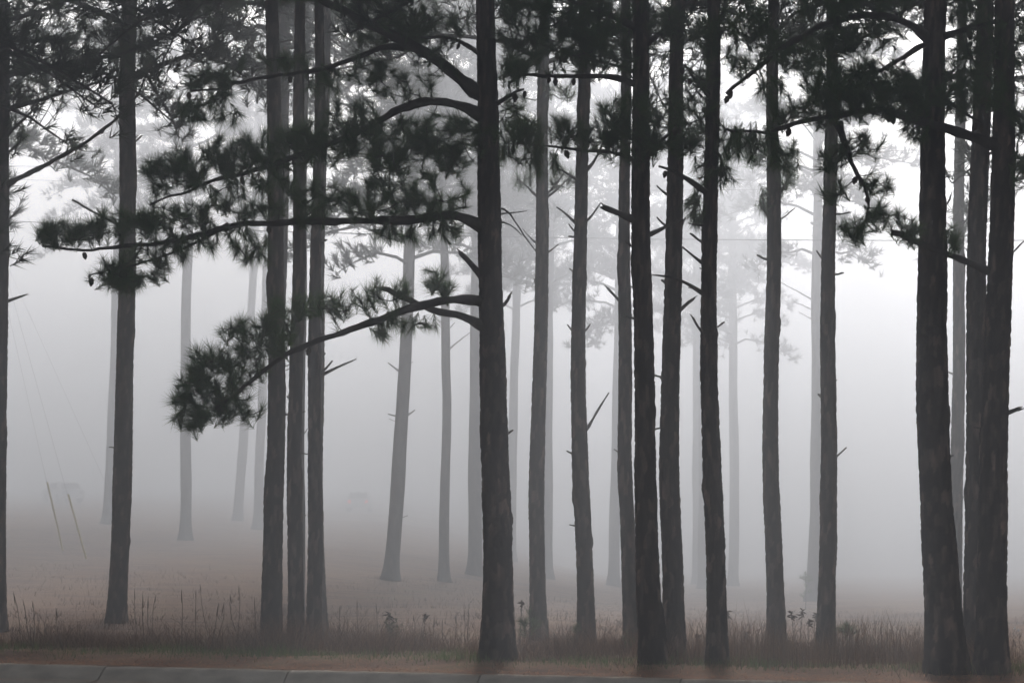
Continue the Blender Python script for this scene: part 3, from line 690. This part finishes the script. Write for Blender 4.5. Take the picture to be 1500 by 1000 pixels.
# standing weed stalks
WL = 'thin dead weed stalk with spindle seed head above the brown grass'
WH = 'dead weed with a tuft of dark drooping seed heads in rusty grass'
WB = 'dead weed with a drooping dark seed head among brown grass'
def stalk(px, top, bend=0., head=0):
    base = ground_at(px - bend, 945 + 8 * hsh(px, top))
    D = base[1]; tip = at(px, top, D)
    root = empty('weed_stalk', tuple(base), (WH if px > 1000 else WB) if head else WL, 'weed', ('seed-headed weeds' if px > 1000 else 'drooping weeds') if head else 'dead weed stalks in the verge')
    rel = tip - base
    P = np.array([np.zeros(3), rel * .35 + [rng.normal(0, .015), 0, 0], rel * .7 + [rng.normal(0, .02), rng.normal(0, .02), .0], rel])
    g = Geo(); tube(g, smooth_path(P, 8), np.linspace(.0055, .003, 8), 5)
    for _ in range(3):
        s = rng.uniform(.2, .8); p = rel * s; tube(g, [p, p + [rng.normal(0, .05), rng.normal(0, .05), rng.uniform(.04, .12)]], [.003, .0015], 3)
    link('stem', g.mesh('stem', [M['stalk']]), root)
    g = Geo(); d = unit(rel)
    if head:
        tube(g, [rel - d * .1, rel - d * .05, rel], [.004, .008, .004], 5)
        for _ in range(14):
            s = rel - d * rng.uniform(0, .08)
            e = s + np.array([rng.normal(0, .04), rng.normal(0, .04), rng.uniform(-.06, .03)])
            tube(g, [s, (s + e) / 2, e], [.004, .011, .003], 4)
    else:
        L = rng.uniform(.06, .2)
        tube(g, [rel - d * L, rel - d * L * .6, rel - d * .3 * L, rel + d * .02], [.003, .0065, .006, .002], 5)
    link('seed_head', g.mesh('seed_head', [M['stalk']]), root)
for px, top, bend in [(20, 868, -10), (34, 880, -14), (48, 882, 0), (82, 892, -10), (197, 864, -6), (209, 872, -3), (217, 874, 0), (228, 872, 8), (266, 865, 0), (287, 866, 1), (293, 857, -16), (320, 885, 12), (337, 872, -16), (350, 858, 2),
                      (373, 876, 0), (328, 884, 14), (498, 888, 2), (523, 881, -1), (551, 885, -4), (606, 902, 0), (624, 898, 10), (636, 903, 0), (648, 908, 0), (668, 900, 2), (680, 894, -2), (686, 892, 0), (751, 870, -6), (765, 880, 4), (803, 906, 0), (1004, 914, 0), (1296, 936, 0), (1311, 940, 0), (1360, 935, 4), (1484, 948, 0), (1490, 952, 2)]:
    stalk(px, top, bend)
for px, top, bend in [(1065, 894, -12), (1021, 924, 0), (1092, 925, -6), (1159, 895, -5), (1176, 893, 4), (1186, 906, 2), (1196, 897, 3), (1154, 936, 0), (570, 897, 0), (622, 899, 6), (764, 878, 2), (1338, 958, 0)]:
    stalk(px, top, bend, 1)

# small green plants
def leafy(px, base_y, top, wpx, n, label):
    b = ground_at(px, base_y); D = b[1]; H = (base_y - top) / FPX * D; W = wpx / FPX * D / 2
    root = empty('leafy_shrub', tuple(b), label, 'shrub')
    g = Geo(); gl = Geo()
    for k in range(7):
        a = rng.uniform(0, 6.28); e = np.array([math.cos(a) * W * rng.uniform(.2, .9), math.sin(a) * W * rng.uniform(.2, .9), H * rng.uniform(.7, 1)])
        P = smooth_path([[0, 0, 0], e * [.3, .3, .5], e], 8); tube(g, P, np.linspace(.006, .003, 8), 4)
        for q in range(n):
            p = P[rng.integers(2, 8)] + rng.normal(0, .03, 3); d = unit(rng.normal(0, 1, 3) + [0, 0, .5]); s = unit(np.cross(d, rng.normal(size=3))) * .011; L = .055
            gl.add([p, p + d * L * .5 + s, p + d * L, p + d * L * .5 - s], [[0, 1, 2, 3]])
    link('stem', g.mesh('stem', [M['stalk']]), root); link('leaves', gl.mesh('leaves', [M['leaf']]), root)
leafy(574, 948, 905, 26, 38, 'small leafy green shrub standing in the dead grass')
def sapling(px, base_y, top, wpx, label, need=34, D=None):
    b = ground_at(px, base_y)
    if D: a_, b_ = ray(px, base_y); b = np.array([a_ * D, D, float(gz(a_ * D, D))])
    D = b[1]; H = at(px, top, D)[2] - b[2]; W = wpx / FPX * D / 2
    root = empty('pine_sapling', tuple(b), label, 'sapling')
    g = Geo(); gl = Geo(); tube(g, smooth_path([[0, 0, -.02], [.02, 0, H * .5], [0, 0, H]], 8), np.linspace(.012, .005, 8), 5)
    TP = [[0, 0, H * .96]]; TD = [[0, 0, 1]]
    for k in range(9):
        z = H * rng.uniform(.25, .85); a = rng.uniform(0, 6.28); L = W * (1.1 - z / H * .5)
        e = np.array([math.cos(a) * L, math.sin(a) * L, z + .3 * L]); tube(g, [[0, 0, z], e], [.005, .004], 4); TP.append(e); TD.append(e - [0, 0, z] + np.array([0, 0, .06]))
        TP.append((e + np.array([0, 0, z])) / 2 + [0, 0, .03]); TD.append([0, 0, 1])
    s = min(.15, H * .3)
    needles(gl, np.array(TP), np.array(TD), need, s, .005, .08)
    link('stem', g.mesh('stem', [M['limb']]), root); link('needles', gl.mesh('needles', [M['needle']]), root)
sapling(1243, 955, 914, 50, 'small evergreen sapling with spreading top beside the charcoal pine')
sapling(1287, 958, 944, 22, 'low green sapling between the evergreen sapling and the black leaning pine')
sapling(775, 948, 892, 30, 'green pine seedling at the foot of the black long-limbed pine')
sapling(848, 948, 912, 30, 'green pine seedling in weeds before the many-stubbed grey pine')
sapling(918, 955, 925, 22, 'green pine seedling by the bowed slender pine')
sapling(1180, 885, 836, 28, 'feathery pale sapling by a hazy pine in the fog', 50, D=70)
for px, py, s in [(1487, 926, .03), (1492, 929, .035), (1471, 908, .02)]:
    b = ground_at(px, py); g = Geo(); V = [(s * math.cos(q) * rng.uniform(.7, 1.2), s * math.sin(q) * rng.uniform(.7, 1.2), .01 + .02 * (k % 2)) for k, q in enumerate(np.linspace(0, 6.28, 7)[:-1])]
    V = V + [(0, 0, .06)]; k = np.arange(6); g.add(V, np.stack([k, (k + 1) % 6, np.full(6, 6)], -1))
    tag(link('litter_scrap', g.mesh('litter_scrap', [M['litter']]), None, (b[0], b[1], b[2] + .04)), 'tiny crumpled white litter scrap on the open field grass', 'litter', 'white litter scraps')

# ------------------------------------------------------------------ utility poles, wires, guys
def pole(px, D, H, label):
    x = at(px, 700, D)[0]; b = np.array([x, D, float(gz(x, D))])
    root = empty('utility_pole', tuple(b), label, 'pole', None)
    g = Geo(); z = np.linspace(-.3, H, 14); tube(g, np.stack([0 * z, 0 * z, z], -1), np.linspace(.16, .11, 14), 14); link('shaft', g.mesh('shaft', [M['polewood']], smooth=False), root)
    g = Geo(); tube(g, [[0, -1.1, H - .5], [0, 1.1, H - .5]], [.06, .06], 4); link('crossarm', g.mesh('crossarm', [M['polewood']]), root)
    return b
pl = pole(-34, 85, 13.2, 'wooden utility pole holding the guy wires'); pr_ = pole(1760, 62, 12.0, 'wooden utility pole past the twin black pines')
def wire(p, q, sag, r, label, group):
    s = np.linspace(0, 1, 40); P = np.asarray(p)[None] * (1 - s)[:, None] + np.asarray(q)[None] * s[:, None]; P[:, 2] -= 4 * sag * s * (1 - s)
    g = Geo(); tube(g, P - P[0], np.full(40, r), 5); tag(link('overhead_wire', g.mesh('overhead_wire', [M['cable']]), None, tuple(P[0])), label, 'wire', group)
wire(pl + [0, 0, 10.9], pr_ + [0, 0, 9.1], .25, .014, 'lowest and thickest overhead wire crossing behind the pines', 'overhead wires')
wire(pl + [0, .9, 12.4], pr_ + [0, .9, 10.6], .3, .007, 'thin faint overhead wire, middle of the three', 'overhead wires')
wire(pl + [0, -.9, 12.6], pr_ + [0, -.9, 11.5], .3, .007, 'thin faint overhead wire, topmost of the three', 'overhead wires')
for k, (px, py, D, hz, guard) in enumerate([(127, 806, 78, 12.2, 1), (93, 795, 83, 12.0, 1), (200, 790, 90, 11.4, 0)]):
    a_, b_ = ray(px, py); x = a_ * D; b = np.array([x, D, float(gz(x, D))]); top = pl + [0, 0, hz]
    lab = ['guy wire with the lower of two slanted yellow guards', 'guy wire with the upper of two slanted yellow guards', 'bare guy wire slanting down behind the lone flared pine'][k]
    root = empty('guy_wire', tuple(b), lab, 'guy wire', 'guy wires of the pole')
    d = top - b; L = np.linalg.norm(d); d /= L
    g = Geo(); tube(g, [[0, 0, -.1], d * L * .5 - [0, 0, .05], d * L], [.0045] * 3, 5); link('cable', g.mesh('cable', [M['steel']]), root)
    if guard:
        g = Geo(); tube(g, [d * .08, d * 1.2, d * 2.4], [.034, .034, .034], 8); link('guard', g.mesh('guard', [M['yellow']]), root)

# ------------------------------------------------------------------ two cars far in the fog
def car(loc, rz, paint, label, lit):
    root = empty('parked_car', loc, label, 'car', None); root.rotation_euler = (0, 0, rz)
    prof = np.array([(-2.15, .35), (-2.2, .62), (-2.12, .9), (-1.85, .98), (-1.35, 1.40), (-.9, 1.47), (.2, 1.46), (.62, 1.36), (1.12, 1.0), (1.95, .86), (2.15, .68), (2.18, .36)])
    g = Geo(); n = len(prof); V = []
    for yv, sc in ((-.86, .0), (-.80, .05), (.80, .05), (.86, .0)):
        for x_, z_ in prof:
            tap = max(0, z_ - .95) * .36
            V.append((x_, np.sign(yv) * (abs(yv) - tap), z_ + (0 if abs(yv) < .85 else -.03)))
    V = np.array(V)
    i, j = np.meshgrid(np.arange(3), np.arange(n), indexing='ij'); j2 = (j + 1) % n
    g.add(V, np.stack([i * n + j, (i + 1) * n + j, (i + 1) * n + j2, i * n + j2], -1).reshape(-1, 4))
    for e in (0, 3):
        r = V[e * n:(e + 1) * n]; c = r.mean(0); k = np.arange(n); g.add(np.vstack([r, c]), np.stack([k, (k + 1) % n, np.full(n, n)], -1))
    link('body', g.mesh('body', [M[paint]]), root)
    for s in (-1, 1):
        for pts in ([(-1.2, 1.02), (-1.0, 1.38), (-.15, 1.39), (-.15, 1.0)], [(-.08, 1.0), (-.08, 1.39), (.3, 1.36), (.85, 1.0)]):
            g = Geo(); V = [(x_, s * (.875 - max(0, z_ - .95) * .36), z_) for x_, z_ in pts]; g.add(V, [[0, 1, 2, 3]]); link('side_window', g.mesh('side_window', [M['glass']]), root)
        for x_ in (-1.3, 1.35):
            g = Geo(); th = np.linspace(0, 6.283, 17); tube(g, [[x_, s * .68, .32], [x_, s * .88, .32]], [.32, .32], 18); wl = link('wheel', g.mesh('wheel', [M['rubber']]), root)
            g = Geo(); tube(g, [[x_, s * .86, .32], [x_, s * .90, .32]], [.2, .18], 14); link('rim', g.mesh('rim', [M['rim']]), wl)
        g = Geo(); tube(g, [[-2.17, s * .62, .78], [-2.24, s * .62, .78]], [.13, .12], 8); link('tail_light', g.mesh('tail_light', [M['tail' if lit else 'rim']]), root)
    g = Geo(); g.add([(-1.83, -.68, 1.04), (-1.83, .68, 1.04), (-1.43, .6, 1.37), (-1.43, -.6, 1.37)], [[0, 1, 2, 3]]); V = None; link('rear_window', g.mesh('rear_window', [M['glass']]), root)
    return root
x = at(527, 700, 190)[0]; car((x, 190, float(gz(x, 190))), R(90), 'grey_paint', 'grey car with lit red tail lights far in the fog', True)
x = at(92, 700, 178)[0]; car((x, 178, float(gz(x, 178))), R(118), 'white_paint', 'white car in the fog beyond the yellow guy guards', False)

# ------------------------------------------------------------------ haze
g = Geo(); x0, x1, y0, y1, z0, z1 = -330, 330, -200, 520, -9, 28
V = [(x, y, z) for x in (x0, x1) for y in (y0, y1) for z in (z0, z1)]
g.add(V, [[0, 1, 3, 2], [4, 6, 7, 5], [0, 4, 5, 1], [2, 3, 7, 6], [0, 2, 6, 4], [1, 5, 7, 3]])
hm = bpy.data.materials.new('fog'); hm.use_nodes = True; t = hm.node_tree; t.nodes.clear()
pv = t.nodes.new('ShaderNodeVolumePrincipled'); pv.inputs['Color'].default_value = (.905, .932, .985, 1); pv.inputs['Density'].default_value = HAZE_DENSITY; pv.inputs['Anisotropy'].default_value = 0.73
oo = t.nodes.new('ShaderNodeOutputMaterial'); t.links.new(pv.outputs[0], oo.inputs['Volume'])
hz = link('haze', g.mesh('haze', [hm])); hz['kind'] = 'stuff'; tag(hz, 'pale morning fog filling the air between the pines', 'fog')
